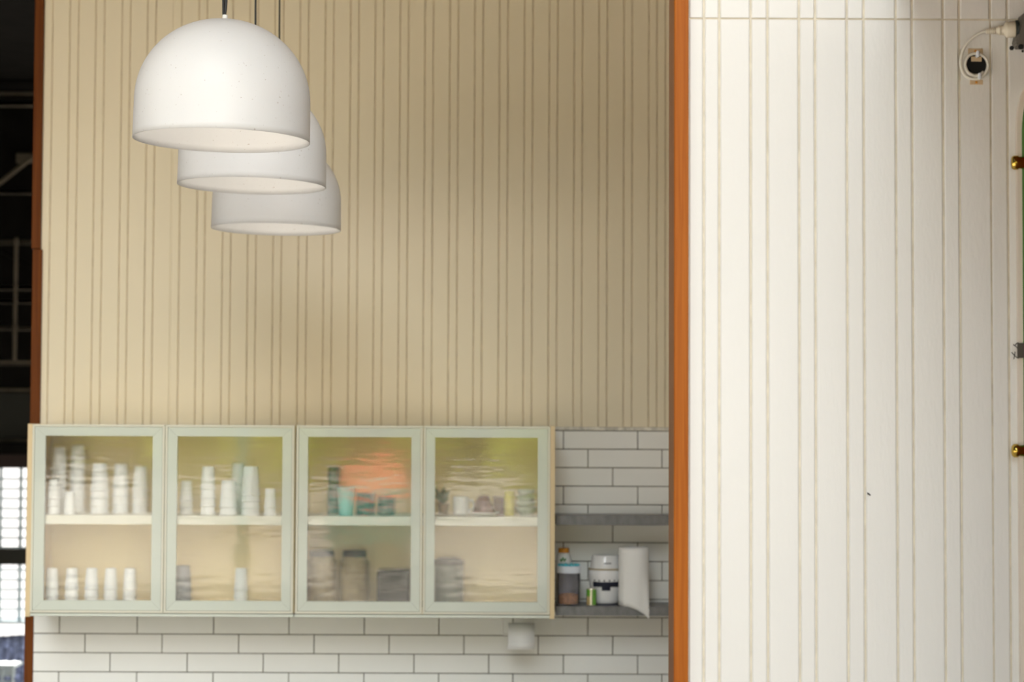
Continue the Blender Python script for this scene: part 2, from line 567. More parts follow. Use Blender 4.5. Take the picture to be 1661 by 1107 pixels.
# orange post that ends the right wall
xo0, xo1 = X_(1093.5, 500, YR - 0.012), X_(1116.8, 500, YR - 0.012)
t2 = empty('trim_2', ((xo0 + xo1) / 2, YR, 0.0), kind='structure', label='orange stained timber post ending the white wall')
obj('face_board', bx(xo0, xo1, YR - 0.012, YR + 0.010, 0.0, CEIL - 0.002, 0.002), 'orange', t2)
obj('side_board', bx(xo0 + 0.001, xo1 - 0.001, YR + 0.0102, YR + 0.152, 0.0, CEIL - 0.002, 0.001), 'brown', t2)  # side face of the post, its shade put into the wood colour

# unseen fin added out of frame to shade the white wall's right end
obj('shadow_fin', bx(FIN_X, FIN_X + 0.1, 3.2, YR - 0.001, 0.0, CEIL), 'darktrim', kind='structure')

cp = empty('shadow_canopy', (1.6, 3.7, 3.06), kind='structure', label='unseen canopy added beyond the right edge to shade the white wall')  # out of view, added only to throw shade on the white wall
obj('board', bx(0.84, 2.2, 2.55, YR - .002, 3.06, 3.09), 'darktrim', cp)
obj('fascia', bx(0.84, 2.2, 2.52, 2.549, 3.04, 3.14, .003), 'darktrim', cp)

# ------------------------------------------------------------------ the dark hall seen past the left edge
YH = 14.0
hx0, hx1 = -4.19, -3.0
def HZ(py): return Z_(25, py, YH)
def HX(px, py=553): return X_(px, py, YH)
obj('wall_far', bx(-4.2, 4.0, YH + 0.6, YH + 0.7, HZ(757), CEIL), 'hall', kind='structure')
beams = [(147, 9, 'steel roof beam high in the dark hall'), (163, 5, 'thin pale purlin under the high beam'),
         (307, 5, 'thin pale purlin level with the lamps'), (389, 7, 'steel beam above the hanging rod'),
         (465, 5, 'dusty purlin crossing behind the rod'), (489, 5, 'lower dusty purlin crossing behind the rod'),
         (532, 6, 'steel beam half way down the rod'), (588, 9, 'steel beam at the foot of the rod'),
         (633, 8, 'steel beam on top of the charcoal panel'), (715, 6, 'pale rail under the charcoal panel')]
for py, h, lab in beams:
    z = HZ(py)
    hh = h / 236 / 2
    dep = YH + (0.02 if py > 480 else 0.14)
    bm = bx(hx0, hx1 - 0.05, dep, dep + 0.10, z - hh, z - hh + 0.012)
    bx(hx0, hx1 - 0.05, dep, dep + 0.012, z - hh, z + hh, bm=bm)
    bx(hx0, hx1 - 0.05, dep, dep + 0.10, z + hh - 0.010, z + hh, bm=bm)
    obj('steel_purlin', bm, 'hallbeam', label=lab, cat='beam', group='roof steel in the hall')
bm = bx(HX(24.5) - 0.012, HX(24.5) + 0.012, YH - 0.02, YH + 0.004, HZ(585), HZ(386), 0.003)
obj('hanging_rod', bm, 'hallbeam', label='upright steel rod between two roof beams in hall', cat='rod', group='roof steel in the hall')
bm = tube([(HX(-30), YH + 0.1, HZ(310)), (HX(60), YH + 0.1, HZ(238))], 0.016, 8)
obj('diagonal_brace', bm, 'hallbeam', label='diagonal steel brace rising right in the dark hall', cat='brace', group='roof steel in the hall')
bm = tube([(HX(-20), YH + 0.3, HZ(400)), (HX(70), YH + 0.3, HZ(450))], 0.016, 8)
obj('diagonal_brace', bm, 'hall', label='dark diagonal brace falling right behind the rod', cat='brace', group='roof steel in the hall')
for i, (a, b) in enumerate(((-12, 18), (22, 40))):
    obj('vent_panel', bx(HX(a), HX(b), YH + 0.575, YH + 0.599, HZ(247), HZ(230), 0.004), 'hallbeam',
        label=('pale vent panel beside the left photo edge' if i == 0 else 'pale vent panel nearer the brown timber edge'), cat='panel', group='vent panels in the hall')
obj('trim_3', bx(hx0, hx1, YH + 0.05, YH + 0.09, HZ(714), HZ(638)), 'hallpanel', kind='structure', label='charcoal panel above the hall window')
obj('trim_4', bx(hx0, hx1, YH + 0.03, YH + 0.10, HZ(760), HZ(738)), 'darkmaroon', kind='structure', label='dark maroon head of the hall window')
win = empty('window_1', (HX(20), YH + 0.06, HZ(1010)), kind='structure', label='bright latticed window at the left photo edge')
obj('mullion', bx(hx0, hx1, YH + 0.02, YH + 0.10, HZ(917), HZ(891)), 'hallpanel', win)
obj('sill', bx(hx0, hx1, YH + 0.02, YH + 0.12, HZ(1013), HZ(1008)), 'lattice', win)
for px in (-16, 1.5, 34):
    obj('upright_bar', bx(HX(px) - 0.010, HX(px) + 0.010, YH + 0.06, YH + 0.07, HZ(1008), HZ(760)), 'lattice', win)
for py in list(range(778, 891, 16)) + list(range(926, 1008, 16)):
    obj('cross_bar', bx(hx0, hx1, YH + 0.071, YH + 0.079, HZ(py) - 0.007, HZ(py) + 0.007), 'lattice', win)
# yard seen under the window
c0 = at(20, 1050, YH + 0.5)
t = bmesh.new()
n, mrow = 26, 12
grid = []
for iz in range(mrow + 1):
    row = []
    for ix in range(n + 1):
        x = HX(-60) + (HX(46) - HX(-60)) * ix / n
        z = HZ(1180) + (HZ(1047) - HZ(1180)) * iz / mrow + (0.03 * (ix / n) if iz == mrow else 0)
        row.append(t.verts.new((x, YH + 0.5 + 0.025 * math.sin(ix * 1.9) + 0.01 * math.sin(iz * 2 + ix), z)))
    grid.append(row)
for a, b in zip(grid, grid[1:]):
    for i in range(n): t.faces.new((a[i], a[i + 1], b[i + 1], b[i]))
g2 = bmesh.ops.solidify(t, geom=t.faces[:], thickness=0.006)
obj('hanging_cloth', t, 'blue', smooth=True, label='blue pleated cloth hung below the bright window', cat='cloth')
cr = empty('plastic_crate', (HX(8), YH + 0.2, HZ(1180)), label='grey plastic crate in front of the blue cloth', cat='crate')
cx0, cx1, cz0, cz1 = HX(-30), HX(26), HZ(1180), HZ(1082)
obj('rim', bx(cx0, cx1, YH + 0.10, YH + 0.36, cz1 - 0.025, cz1, 0.006), 'crate', cr)
for px in (-25, -10, 5, 22):
    obj('rib', bx(HX(px) - 0.006, HX(px) + 0.006, YH + 0.11, YH + 0.13, cz0, cz1 - 0.026), 'crate', cr)
for k in range(5):
    z = cz0 + (cz1 - cz0) * k / 5
    obj('slat', bx(cx0 + 0.004, cx1 - 0.004, YH + 0.131, YH + 0.14, z, z + 0.05), 'crate', cr)


# ------------------------------------------------------------------ pendant lamps
def lamp(px, py, wpx, tilt, cord_px, lab):
    """px, py: rim centre in the photo, wpx its width there; all three are the same 45 cm dome"""
    RAD = 0.225
    Y = F_PX * 2 * RAD / wpx
    c = at(px, py, Y)
    o = empty('pendant_lamp', c, label=lab, cat='lamp', group='white dome pendant lamps')
    o.rotation_euler = (0, R(tilt), 0)
    h0, hd = 0.099, 0.212
    prof = []
    for i in range(7):
        s = i / 6
        prof.append((RAD - 0.0015 * s, h0 * s))
    for i in range(1, 25):
        a = math.pi / 2 * i / 24
        prof.append(((RAD - 0.0015) * math.cos(a) ** 0.97 if i < 24 else 0.0, h0 + hd * math.sin(a)))
    inner = [(max(r - 0.0025, 0), z if k < 8 else z - 0.0025) for k, (r, z) in enumerate(prof)]
    bm = lathe(list(reversed(inner)) + prof, n=96)
    bmesh.ops.remove_doubles(bm, verts=bm.verts, dist=1e-6)
    bmesh.ops.translate(bm, verts=bm.verts, vec=c)
    obj('lamp_shade', bm, 'shade', o, smooth=True)
    bm = lathe([(0, h0 + hd - 0.004), (0.0072, h0 + hd - 0.004), (0.0072, h0 + hd + 0.011), (0.0062, h0 + hd + 0.0135), (0, h0 + hd + 0.0135)], c, 24)
    obj('cord_grip', bm, 'cap', o)
    top = Vector((0, 0, h0 + hd + 0.012))
    axis_top = c + Matrix.Rotation(R(tilt), 3, 'Y') @ top
    end = at(cord_px, 0, Y)
    end2 = Vector((end.x, Y, CEIL))
    inv = Matrix.Rotation(-R(tilt), 3, 'Y')
    pts = spline([axis_top, axis_top + Vector((0.0022, 0, 0.02)), axis_top + Vector((0.0028, 0, 0.05)) , Vector((end.x, Y, end.z + 0.05)), end2], 8)
    bm = tube([c + inv @ (p - c) for p in pts], 0.0030, 10)
    obj('cord', bm, 'black', o, smooth=True)
    bm = lathe([(0, -0.03), (0.05, -0.03), (0.055, -0.02), (0.055, 0), (0, 0)], (0, 0, 0), 32)
    bmesh.ops.translate(bm, verts=bm.verts, vec=end2)
    bmesh.ops.rotate(bm, verts=bm.verts, cent=c, matrix=inv)
    obj('ceiling_rose', bm, 'cap', o)
    # bulb holder inside the dome
    bm = lathe([(0, h0 + hd - 0.006), (0.02, h0 + hd - 0.006), (0.02, h0 + hd - 0.075), (0.016, h0 + hd - 0.08), (0, h0 + hd - 0.08)], c, 24)
    obj('bulb_holder', bm, 'cap', o)
    bm = lathe([(0, h0 + hd - 0.079), (0.014, h0 + hd - 0.085), (0.03, h0 + hd - 0.125), (0.026, h0 + hd - 0.145), (0.013, h0 + hd - 0.157), (0, h0 + hd - 0.16)], c, 24)
    obj('bulb', bm, 'bulb', o, smooth=True, label='lit warm white bulb')
    return o


lamp(359.5, 228.5, 287.0, 0.9, 362, 'nearest and largest white dome pendant, highest of the three')
lamp(408.5, 302.0, 241.0, 0.9, 414.5, 'middle white dome pendant, between the nearest and farthest ones')
lamp(448.0, 372.5, 210.0, 0.6, 453.5, 'farthest and smallest white dome pendant, lowest of the three')


# ------------------------------------------------------------------ glass-fronted wall cabinets
def mitred(x0, x1, z0, z1, w, y0, y1):
    """four mitred frame members: (name, bmesh)"""
    i0, i1, k0, k1 = x0 + w[0], x1 - w[1], z0 + w[2], z1 - w[3]
    e = 0.0003
    return [('stile', prism([(x0, z0 + e), (i0, k0 + e), (i0, k1 - e), (x0, z1 - e)], y0, y1)),
            ('stile', prism([(x1, z0 + e), (x1, z1 - e), (i1, k1 - e), (i1, k0 + e)], y0, y1)),
            ('rail', prism([(x0 + e, z0), (x1 - e, z0), (i1 - e, k0), (i0 + e, k0)], y0, y1)),
            ('rail', prism([(x0 + e, z1), (i0 + e, k1), (i1 - e, k1), (x1 - e, z1)], y0, y1))]


def cabinet(xa, xb, doors, end, lab):
    """xa, xb: pixel span of the carcass; doors: (left, right, pane left, pane right) in pixels"""
    yc = 845
    x0, x1 = X_(xa, yc, YC), X_(xb, yc, YC)
    zt, zb = Z_(480, 690.5, YC), Z_(480, 1002, YC)
    zd = Z_(480, 996, YC)          # door bottom
    y0, y1 = YC + 0.024, YB - 0.012
    cab = empty('wall_cabinet', ((x0 + x1) / 2, (y0 + y1) / 2, zb), label=lab, cat='cabinet', group='glass-fronted wall cabinets')
    T = 0.018
    zbt = Z_(480, 986, YC)
    obj('top_panel', bx(x0, x1, y0, y1, zt - T, zt, 0.0008), 'carcass', cab)
    obj('bottom_panel', bx(x0, x1, YC + 0.004, y1, zb, zd - 0.003, 0.0012), 'frame', cab)
    obj('floor_panel', bx(x0 + T, x1 - T, y0 + 0.002, y1, zd - 0.0025, zbt), 'carcass', cab)
    obj('back_panel', bx(x0 + T, x1 - T, y1 - 0.008, y1, zbt, zt - T), 'carcass', cab)
    for k, (a, b) in enumerate(((x0, x0 + T), (x1 - T, x1))):
        if (k == 0 and end == 'L') or (k == 1 and end == 'R'):
            obj('end_panel', bx(a, b, YC - 0.002, y1, zb - 0.002, zt + 0.002, 0.001), 'ply', cab, label='pale birch end panel')
        else:
            obj('side_panel', bx(a, b, y0, y1, zd, zt - T), 'carcass', cab)
    zs1, zs0 = Z_(480, 837.5, YC + 0.03), Z_(480, 852.5, YC + 0.03)
    obj('shelf', bx(x0 + T + .001, x1 - T - .001, YC + 0.027, y1 - 0.009, zs0, zs1, 0.001), 'shelf', cab)
    for dl, dr, pl, pr in doors:
        a, b = X_(dl, yc, YC), X_(dr, yc, YC)
        p, q = X_(pl, yc, YC), X_(pr, yc, YC)
        kt, kb = Z_(480, 709, YC), Z_(480, 976, YC)
        lipw = 0.008
        ring = None
        for _, bm in mitred(a, b, zd, zt, (lipw,) * 4, YC, YC + 0.022):
            ring = bm if ring is None else join(ring, bm)
        door = obj('door', ring, 'lip', cab, loc=((a + b) / 2, YC + 0.011, zd))
        for nm, bm in mitred(a + lipw + .0012, b - lipw - .0012, zd + lipw + .0012, zt - lipw - .0012,
                             (p - a - lipw - .0012, b - q - lipw - .0012, kb - zd - lipw - .0012, zt - kt - lipw - .0012), YC + 0.002, YC + 0.021):
            obj(nm, bm, 'frame', door)
        obj('pane', bx(p - 0.004, q + 0.004, YC + 0.007, YC + 0.011, kb - 0.004, kt + 0.004), 'glass', door)
    return zs1, zbt


cabinet(43, 477.2, [(50.5, 265.6, 71.5, 246.0), (266.8, 476.2, 286.0, 457.0)], 'L',
        'left pale green wall cabinet holding stacks of white cups')
ZS, ZF = cabinet(478.6, 900, [(479.8, 685.2, 498.5, 666.5), (686.6, 892.0, 705.0, 872.0)], 'R',
                 'right pale green wall cabinet next to the grey shelves')


# ------------------------------------------------------------------ what stands in the cabinets
CUPS = {}


def cup_stack(px, top, wpx, Y, shelf_z, lab, m='cup', inverted=True, lip=0.026):
    """a stack of nested cups standing on their rims; every cup an object of its own"""
    s = F_PX / Y
    x = X_(px, 840, Y)
    H = Z_(px, top, Y) - shelf_z
    rb = wpx / s / 2
    h1 = min(H, max(0.075, min(0.125, rb * 3.0)))
    n = 1 + max(0, round((H - h1) / lip))
    n = min(n, 4)
    step = (H - h1) / (n - 1) if n > 1 else 0
    key = (round(rb, 3), round(h1, 3), m)
    if key not in CUPS:
        rt = rb * 0.76
        prof = [(0, h1), (rt - 0.002, h1), (rt, h1 - 0.002), (rb - 0.002, 0.008), (rb, 0.005), (rb, 0.001), (rb - 0.002, 0.0),
                (rb - 0.0026, 0.003), (rt - 0.0012, h1 - 0.0015), (0, h1 - 0.0015)]
        bm = lathe(prof, n=28)
        for f in bm.faces: f.smooth = True
        me = bpy.data.meshes.new('paper_cup')
        bm.to_mesh(me)
        bm.free()
        me.materials.append(M[m])
        CUPS[key] = me
    for i in range(n):
        o = bpy.data.objects.new('paper_cup', CUPS[key])
        o.location = (x, Y, shelf_z + i * step)
        C.objects.link(o)
        word = {1: ('only',), 2: ('lower', 'upper'), 3: ('bottom', 'middle', 'top'), 4: ('bottom', 'second', 'third', 'top')}[n][i]
        tag(o, '%s %s cup of the %s' % (word, 'grey' if m == 'greycup' else 'white', lab), 'cup', 'upturned cups in the left cabinet')


stacks = [
    (87, 778, 21, 7.90, ZS, "low front stack at upper shelf's far left"),
    (113, 798, 19, 7.895, ZS, "shortest front stack behind the leftmost door"),
    (95, 726, 25, 8.05, ZS, "leftmost tall stack behind the low cups"),
    (125, 723, 26, 8.05, ZS, "second tall stack behind the low cups"),
    (161, 752, 30, 7.98, ZS, "wide stack in the leftmost door's upper middle"),
    (195, 753, 26, 8.03, ZS, "fourth tall stack behind the leftmost door"),
    (227, 757, 26, 8.04, ZS, "rightmost stack on the leftmost door's upper shelf"),
    (86, 922, 22, 7.92, ZF, 'first bottom-row stack from the left'),
    (118, 922, 23, 7.92, ZF, 'second bottom-row stack from the left'),
    (150, 922, 23, 7.92, ZF, 'third bottom-row stack from the left'),
    (181, 922, 23, 7.93, ZF, 'fourth bottom-row stack from the left'),
    (212, 922, 23, 7.96, ZF, 'fifth bottom-row stack from the left'),
    (302, 780, 22, 7.98, ZS, "leftmost stack behind the second door"),
    (337, 757, 25, 7.90, ZS, 'tall narrow stack of the second door'),
    (370, 780, 29, 7.90, ZS, 'lower stack between the two tall ones'),
    (386, 752, 24, 8.06, ZS, 'shaded stack behind the second-door row'),
    (406, 757, 31, 7.90, ZS, 'tall wide stack of the second door'),
    (438, 793, 21, 7.90, ZS, 'small stack at the right of the second door'),
    (392, 922, 24, 7.94, ZF, 'bottom stack of the second door'),
]
for px, top, w, Y, z, lab in stacks:
    cup_stack(px, top, w, Y, z, lab)
cup_stack(298, 918, 29, 7.95, ZF, 'bottom left stack of the second door', 'greycup')


def turned(name, px, top, wpx, Y, z, prof, m, lab, cat, group=None, n=32):
    """prof in fractions of (half width, height)"""
    s = F_PX / Y
    h = Z_(px, top, Y) - z
    r = wpx / s / 2
    x = X_(px, (top + 900) / 2, Y)
    bm = lathe([(a * r, b * h) for a, b in prof], (x, Y, z), n)
    return obj(name, bm, m, loc=(x, Y, z), smooth=False, label=lab, cat=cat, group=group)


CAN = [(0, 0), (.95, 0), (1, .03), (1, .95), (.93, 1), (0, 1)]
TUMB = [(0, 0), (.74, 0), (.78, .03), (1, .98), (.98, 1), (.93, .97), (.72, .08), (0, .08)]
JAR = [(0, 0), (.85, 0), (1, .08), (1, .72), (.8, .82), (.72, .84), (.74, .86), (.74, 1), (0, 1)]
turned('tumbler', 561, 791, 29, 7.91, ZS, TUMB, 'teal', 'pale teal tumbler on the third door upper shelf', 'tumbler')
turned('tea_tin', 541, 757, 20, 8.02, ZS, CAN, 'dgreen', 'tall dark green tin beside the pale teal tumbler', 'tin')
turned('tea_tin', 593, 800, 30, 8.02, ZS, CAN, 'dgreen', 'low dark green tin right of the pale teal tumbler', 'tin')
turned('tea_tin', 626, 805, 28, 8.03, ZS, CAN, 'dgreen', 'low dark green tin farthest right behind the third door', 'tin')
for px, lab in ((522, 'left big jar of tan contents behind the third door'), (575, 'right big jar of tan contents behind the third door')):
    s = F_PX / 8.03
    x = X_(px, 940, 8.03)
    h = Z_(px, 893, 8.03) - ZF
    r = 47 / s / 2
    j = empty('storage_jar', (x, 8.03, ZF), label=lab, cat='jar', group='big storage jars behind the third door')
    obj('body', lathe([(0, 0), (.9 * r, 0), (r, .06 * h), (r, .78 * h), (.82 * r, .88 * h), (0, .88 * h)], (x, 8.03, ZF), 32), 'jar', j)
    obj('lid', lathe([(0, .881 * h), (.84 * r, .881 * h), (.84 * r, .97 * h), (.78 * r, h), (0, h)], (x, 8.03, ZF), 32), 'darkbrown', j)
bxx0, bxx1 = X_(612, 940, 8.0), X_(664, 940, 8.0)
obj('storage_box', bx(bxx0, bxx1, 7.98, 8.12, ZF, Z_(640, 926, 8.0), 0.006, seg=2), 'darkbrown', label='dark brown box beside the two big jars', cat='box')
# fourth door
pp = empty('potted_plant', (X_(719, 820, 8.03), 8.03, ZS), label='small dark green plant in a clay pot behind the rightmost door', cat='plant')
obj('pot', lathe([(0, 0), (.018, 0), (.025, .045), (.022, .045), (.02, .038), (0, .038)], pp.location, 24), 'clay', pp)
t = None
for k in range(16):
    a = k * 2.4
    rr = 0.012 + 0.018 * ((k * 7) % 5) / 5
    b = Vector(pp.location) + Vector((0, 0, .038))
    tip = b + Vector((rr * 1.6 * math.cos(a), rr * 1.2 * math.sin(a), .035 + .045 * ((k * 3) % 7) / 7))
    t = tube([b, b.lerp(tip, .5) + Vector((0, 0, .008)), tip], [.002, .009, .001], 6, t)
obj('foliage', t, 'leaf', pp, smooth=True)


def mug(px, top, wpx, Y, z, m, lab):
    s = F_PX / Y
    x = X_(px, 820, Y)
    h = Z_(px, top, Y) - z
    r = wpx / s / 2
    o = empty('mug', (x, Y, z), label=lab, cat='mug')
    obj('body', lathe([(0, 0), (.8 * r, 0), (r, .15 * h), (r, .97 * h), (.97 * r, h), (.92 * r, .97 * h), (.9 * r, .15 * h), (0, .1 * h)], (x, Y, z), 32), m, o, smooth=True)
    pts = spline([(x + .95 * r, Y, z + .8 * h), (x + 1.5 * r, Y, z + .75 * h), (x + 1.55 * r, Y, z + .4 * h), (x + .97 * r, Y, z + .25 * h)], 8)
    obj('handle', tube(pts, .004, 8), m, o, smooth=True)


mug(748, 806, 26, 8.02, ZS, 'cup', 'white mug between the small plant and the saucer')
SAU = 7.95
xs = X_(784, 830, SAU)
sz = ZS
obj('saucer', lathe([(0, 0), (.035, 0), (.06, .010), (.064, .013), (.062, .0145), (.034, .005), (0, .005)], (xs, SAU, sz), 40), 'cup', loc=(xs, SAU, sz), smooth=True,
    label='white saucer under the maroon bowl', cat='saucer')
zz = sz + .0052
obj('bowl', lathe([(0, .075), (.018, .075), (.024, .068), (.042, .012), (.043, 0), (.040, 0), (.022, .064), (0, .070)], (xs, SAU, zz), 36), 'maroon', loc=(xs, SAU, zz), smooth=True,
    label='maroon bowl upturned on the white saucer', cat='bowl')
turned('tin_can', 810, 806, 22, 8.06, ZS, CAN, 'maroon', 'dark red tin behind the upturned maroon bowl', 'tin')
turned('tin_can', 826, 797, 17, 7.96, ZS, CAN, 'yellow', 'yellow tin left of the stacked pale bowls', 'tin')
for k in range(4):
    z = ZS + k * 0.023
    xk = X_(853, 820, 7.99)
    rr = .043 - .003 * k
    obj('bowl', lathe([(0, 0), (.5 * rr, 0), (.55 * rr, .004), (.9 * rr, .018), (rr, .034), (.97 * rr, .034), (.85 * rr, .021), (.5 * rr, .008), (0, .008)], (xk, 7.99, z), 36),
        'bowl', loc=(xk, 7.99, z), smooth=True, label=('bottom', 'second', 'third', 'top')[k] + ' pale green bowl of the small stack behind the rightmost door', cat='bowl', group='stacked pale bowls')
cn = empty('canister', (X_(728, 940, 8.02), 8.02, ZF), label='grey-green canister in the lower left of the rightmost door', cat='canister')
r_, h_ = .058, Z_(728, 905, 8.02) - ZF
obj('body', lathe([(0, 0), (.95 * r_, 0), (r_, .03 * h_), (r_, .84 * h_), (0, .84 * h_)], cn.location, 36), 'canister', cn)
obj('lid', lathe([(0, .842 * h_), (1.03 * r_, .842 * h_), (1.03 * r_, .95 * h_), (.6 * r_, h_), (0, h_)], cn.location, 36), 'darkbrown', cn)


# ------------------------------------------------------------------ grey wall shelves and what stands on them
YS = 7.96
XS0, XS1 = X_(902, 900, YS), X_(1110, 900, YS)


def wall_shelf(top, bot, lab):
    zt, zb = Z_(990, top, YS), Z_(990, bot, YS)
    xm = (XS0 + XS1) / 2
    o = empty('wall_shelf', (xm, YS + .1, zb), label=lab, cat='shelf', group='grey wall shelves')
    obj('board', bx(XS0, XS1, YS + 0.002, YT - 0.002, zb + .004, zt - 0.0005, 0.001), 'zinc', o)
    obj('front_edge', bx(XS0, XS1, YS, YS + 0.002, zb, zt, 0.0006), 'zinc', o)
    return zt


wall_shelf(837.0, 852.5, 'upper empty grey metal shelf on the tiles')
ZG = wall_shelf(984.5, 999.5, 'lower grey metal shelf carrying the kitchen things')


def px_r(w, Y): return w * Y / F_PX / 2


# bottle with orange cap
Yb = 8.135
x = X_(914.5, 905, Yb)
r = px_r(26, Yb)
h = Z_(914, 889.5, Yb) - ZG
o = empty('sauce_bottle', (x, Yb, ZG), label='white bottle with an orange cap behind the snack tub', cat='bottle')
obj('body', lathe([(0, 0), (.92 * r, 0), (r, .03 * h), (r, .72 * h), (.96 * r, .79 * h), (.8 * r, .87 * h), (.6 * r, .915 * h), (0, .915 * h)], o.location, 40), 'cup', o, smooth=True)
obj('cap', lathe([(0, .917 * h), (.66 * r, .917 * h), (.67 * r, .925 * h), (.66 * r, .99 * h), (.6 * r, h), (0, h)], o.location, 32), 'orangecap', o)
t = None
for dx, dz, aa in ((-.004, .0, .5), (.004, .001, -.6), (0, .006, 0)):
    b = Vector((x - .004 + dx, Yb - r - .0012, Z_(914, 911, Yb) + dz))
    t = tube([b, b + Vector((math.sin(aa) * -.007, 0, .007)), b + Vector((math.sin(aa) * -.013, 0, .013))], [.001, .004, .0008], 6, t)
obj('printed_leaf', t, 'greenmark', o)

# snack tub
Yb = 8.015
x = X_(922.3, 950, Yb)
r = px_r(39, Yb)
ht = Z_(922, 917, Yb) - ZG
o = empty('snack_tub', (x, Yb, ZG), label='clear plastic tub with blue lid and brown snacks', cat='tub')
zl = Z_(922, 930, Yb) - ZG
obj('body', lathe([(0, .0), (.86 * r, .0), (.90 * r, .004), (.97 * r, zl), (.94 * r, zl), (.87 * r, .006), (0, .006)], o.location, 48), 'tub', o, smooth=True)
obj('snacks', lathe([(0, .0065), (.84 * r, .0065), (.87 * r, .034), (.7 * r, .040), (.4 * r, .036), (0, .043)], o.location, 40), 'snack', o)
obj('lid', lathe([(0, zl + .001), (1.03 * r, zl + .001), (1.05 * r, zl + .006), (1.05 * r, zl + .024), (1.0 * r, zl + .028), (0, zl + .028)], o.location, 48), 'lidwhite', o)
t = None
for k in range(10):
    a = 2 * math.pi * k / 10
    t = lathe([(0, .0), (.0105, .0), (.0085, .006), (0, .009)], (x + .72 * r * math.cos(a), Yb + .72 * r * math.sin(a), ZG + zl + .0285), 12, t)
t = lathe([(0, .0), (.62 * r, .0), (.55 * r, .004), (0, .0065)], (x, Yb, ZG + zl + .0285), 32, t)
obj('lid_top', t, 'aqua', o)

# small printed can
Yb = 8.00
x = X_(959.2, 968, Yb)
r = px_r(15.5, Yb)
h = Z_(959, 955, Yb) - ZG
o = empty('drink_can', (x, Yb, ZG), label='small green and tan printed can before the white appliance', cat='can')
obj('body', lathe([(0, 0), (.92 * r, 0), (r, .04 * h), (r, .95 * h), (.93 * r, h), (.85 * r, .985 * h), (0, .985 * h)], o.location, 32), 'steel', o, smooth=False)


def wrap(cx, cy, r, a0, a1, z0, z1, th=0.0008, n=14):
    t = bmesh.new()
    g = [[t.verts.new((cx + rr * math.sin(a0 + (a1 - a0) * i / n), cy - rr * math.cos(a0 + (a1 - a0) * i / n), z)) for i in range(n + 1)]
         for rr in (r, r + th) for z in (z0, z1)]
    for i in range(n):
        t.faces.new((g[2][i], g[2][i + 1], g[3][i + 1], g[3][i]))
        t.faces.new((g[0][i], g[0][i + 1], g[1][i + 1], g[1][i]))
        t.faces.new((g[1][i], g[1][i + 1], g[3][i + 1], g[3][i]))
        t.faces.new((g[0][i], g[0][i + 1], g[2][i + 1], g[2][i]))
    for i in (0, n): t.faces.new((g[0][i], g[1][i], g[3][i], g[2][i]))
    bmesh.ops.recalc_face_normals(t, faces=t.faces)
    return t


zc = o.location.z
obj('green_print', wrap(x, Yb, r, R(-85), R(-15), zc + .55 * h, zc + .94 * h), 'cangreen', o)
obj('tan_print', wrap(x, Yb, r, R(-85), R(-15), zc + .06 * h, zc + .55 * h), 'cantan', o)
obj('green_print', wrap(x, Yb, r, R(12), R(95), zc + .06 * h, zc + .94 * h), 'cangreen', o)

# white kitchen appliance (round blender base with a cup on top)
Yb = 8.07
x = X_(982, 940, Yb)
s = F_PX / Yb
def az(py): return Z_(982, py, Yb) - ZG
o = empty('blender_base', (x, Yb, ZG), label='white rounded blender base with a navy control panel', cat='appliance')
RB = px_r(56, Yb)
z0, z1 = az(979), az(924)
prof = [(0, .004), (.70 * RB, .004), (.76 * RB, .010), (.80 * RB, z0 + .016), (.84 * RB, .35 * z1), (.93 * RB, .62 * z1), (.985 * RB, .84 * z1), (.99 * RB, .97 * z1), (.95 * RB, z1), (0, z1)]
obj('body', lathe(prof, o.location, 56), 'applw', o, smooth=True)
obj('foot_ring', lathe([(0, 0), (.72 * RB, 0), (.72 * RB, .0038), (0, .0038)], o.location, 48), 'navy', o)
obj('seam', lathe([(.9 * RB, z1 + .0005), (.995 * RB, z1 + .0005), (.995 * RB, z1 + .004), (.9 * RB, z1 + .004)], o.location, 48), 'tancol', o)
z2 = az(901)
obj('top_cup', lathe([(0, z1 + .001), (.90 * RB, z1 + .001), (.90 * RB, z1 + .008), (.78 * RB, z2 - .003), (.75 * RB, z2), (0, z2)], o.location, 48), 'applw', o, smooth=True)


def rad_at(z):
    pr = prof
    for (ra, za), (rb_, zb_) in zip(pr, pr[1:]):
        if za <= z <= zb_ and zb_ > za: return ra + (rb_ - ra) * (z - za) / (zb_ - za)
    return RB


def band(a0, a1, za, zb, n=16):
    t = bmesh.new()
    g = []
    for zq in (za, zb):
        rr = rad_at(zq) + .0012
        g.append([t.verts.new((x + rr * math.sin(a0 + (a1 - a0) * i / n), Yb - rr * math.cos(a0 + (a1 - a0) * i / n), ZG + zq)) for i in range(n + 1)])
    for i in range(n): t.faces.new((g[0][i], g[0][i + 1], g[1][i + 1], g[1][i]))
    bmesh.ops.solidify(t, geom=t.faces[:], thickness=.001)
    return t


t = band(R(-52), R(52), az(951), az(943))
t = join(t, band(R(-16), R(16), az(957), az(951)))
obj('control_panel', t, 'navy', o)
t = None
for k in range(6):
    a = R(-45 + 18 * k)
    t = join(t, band(a, a + R(5), az(942), az(939.5), 3))
obj('dial_marks', t, 'navy', o)
t = None
for k in range(7):
    rr = .853 * RB + .0006
    a = R(-9 + 4.2 * k)
    t = bx(x + .002 + rr * math.sin(a) - .0013, x + .002 + rr * math.sin(a) + .0013, Yb - rr * math.cos(a) - .0012, Yb - rr * math.cos(a), ZG + az(914.2), ZG + az(912), bm=t)
obj('printed_mark', t, 'ink', o)

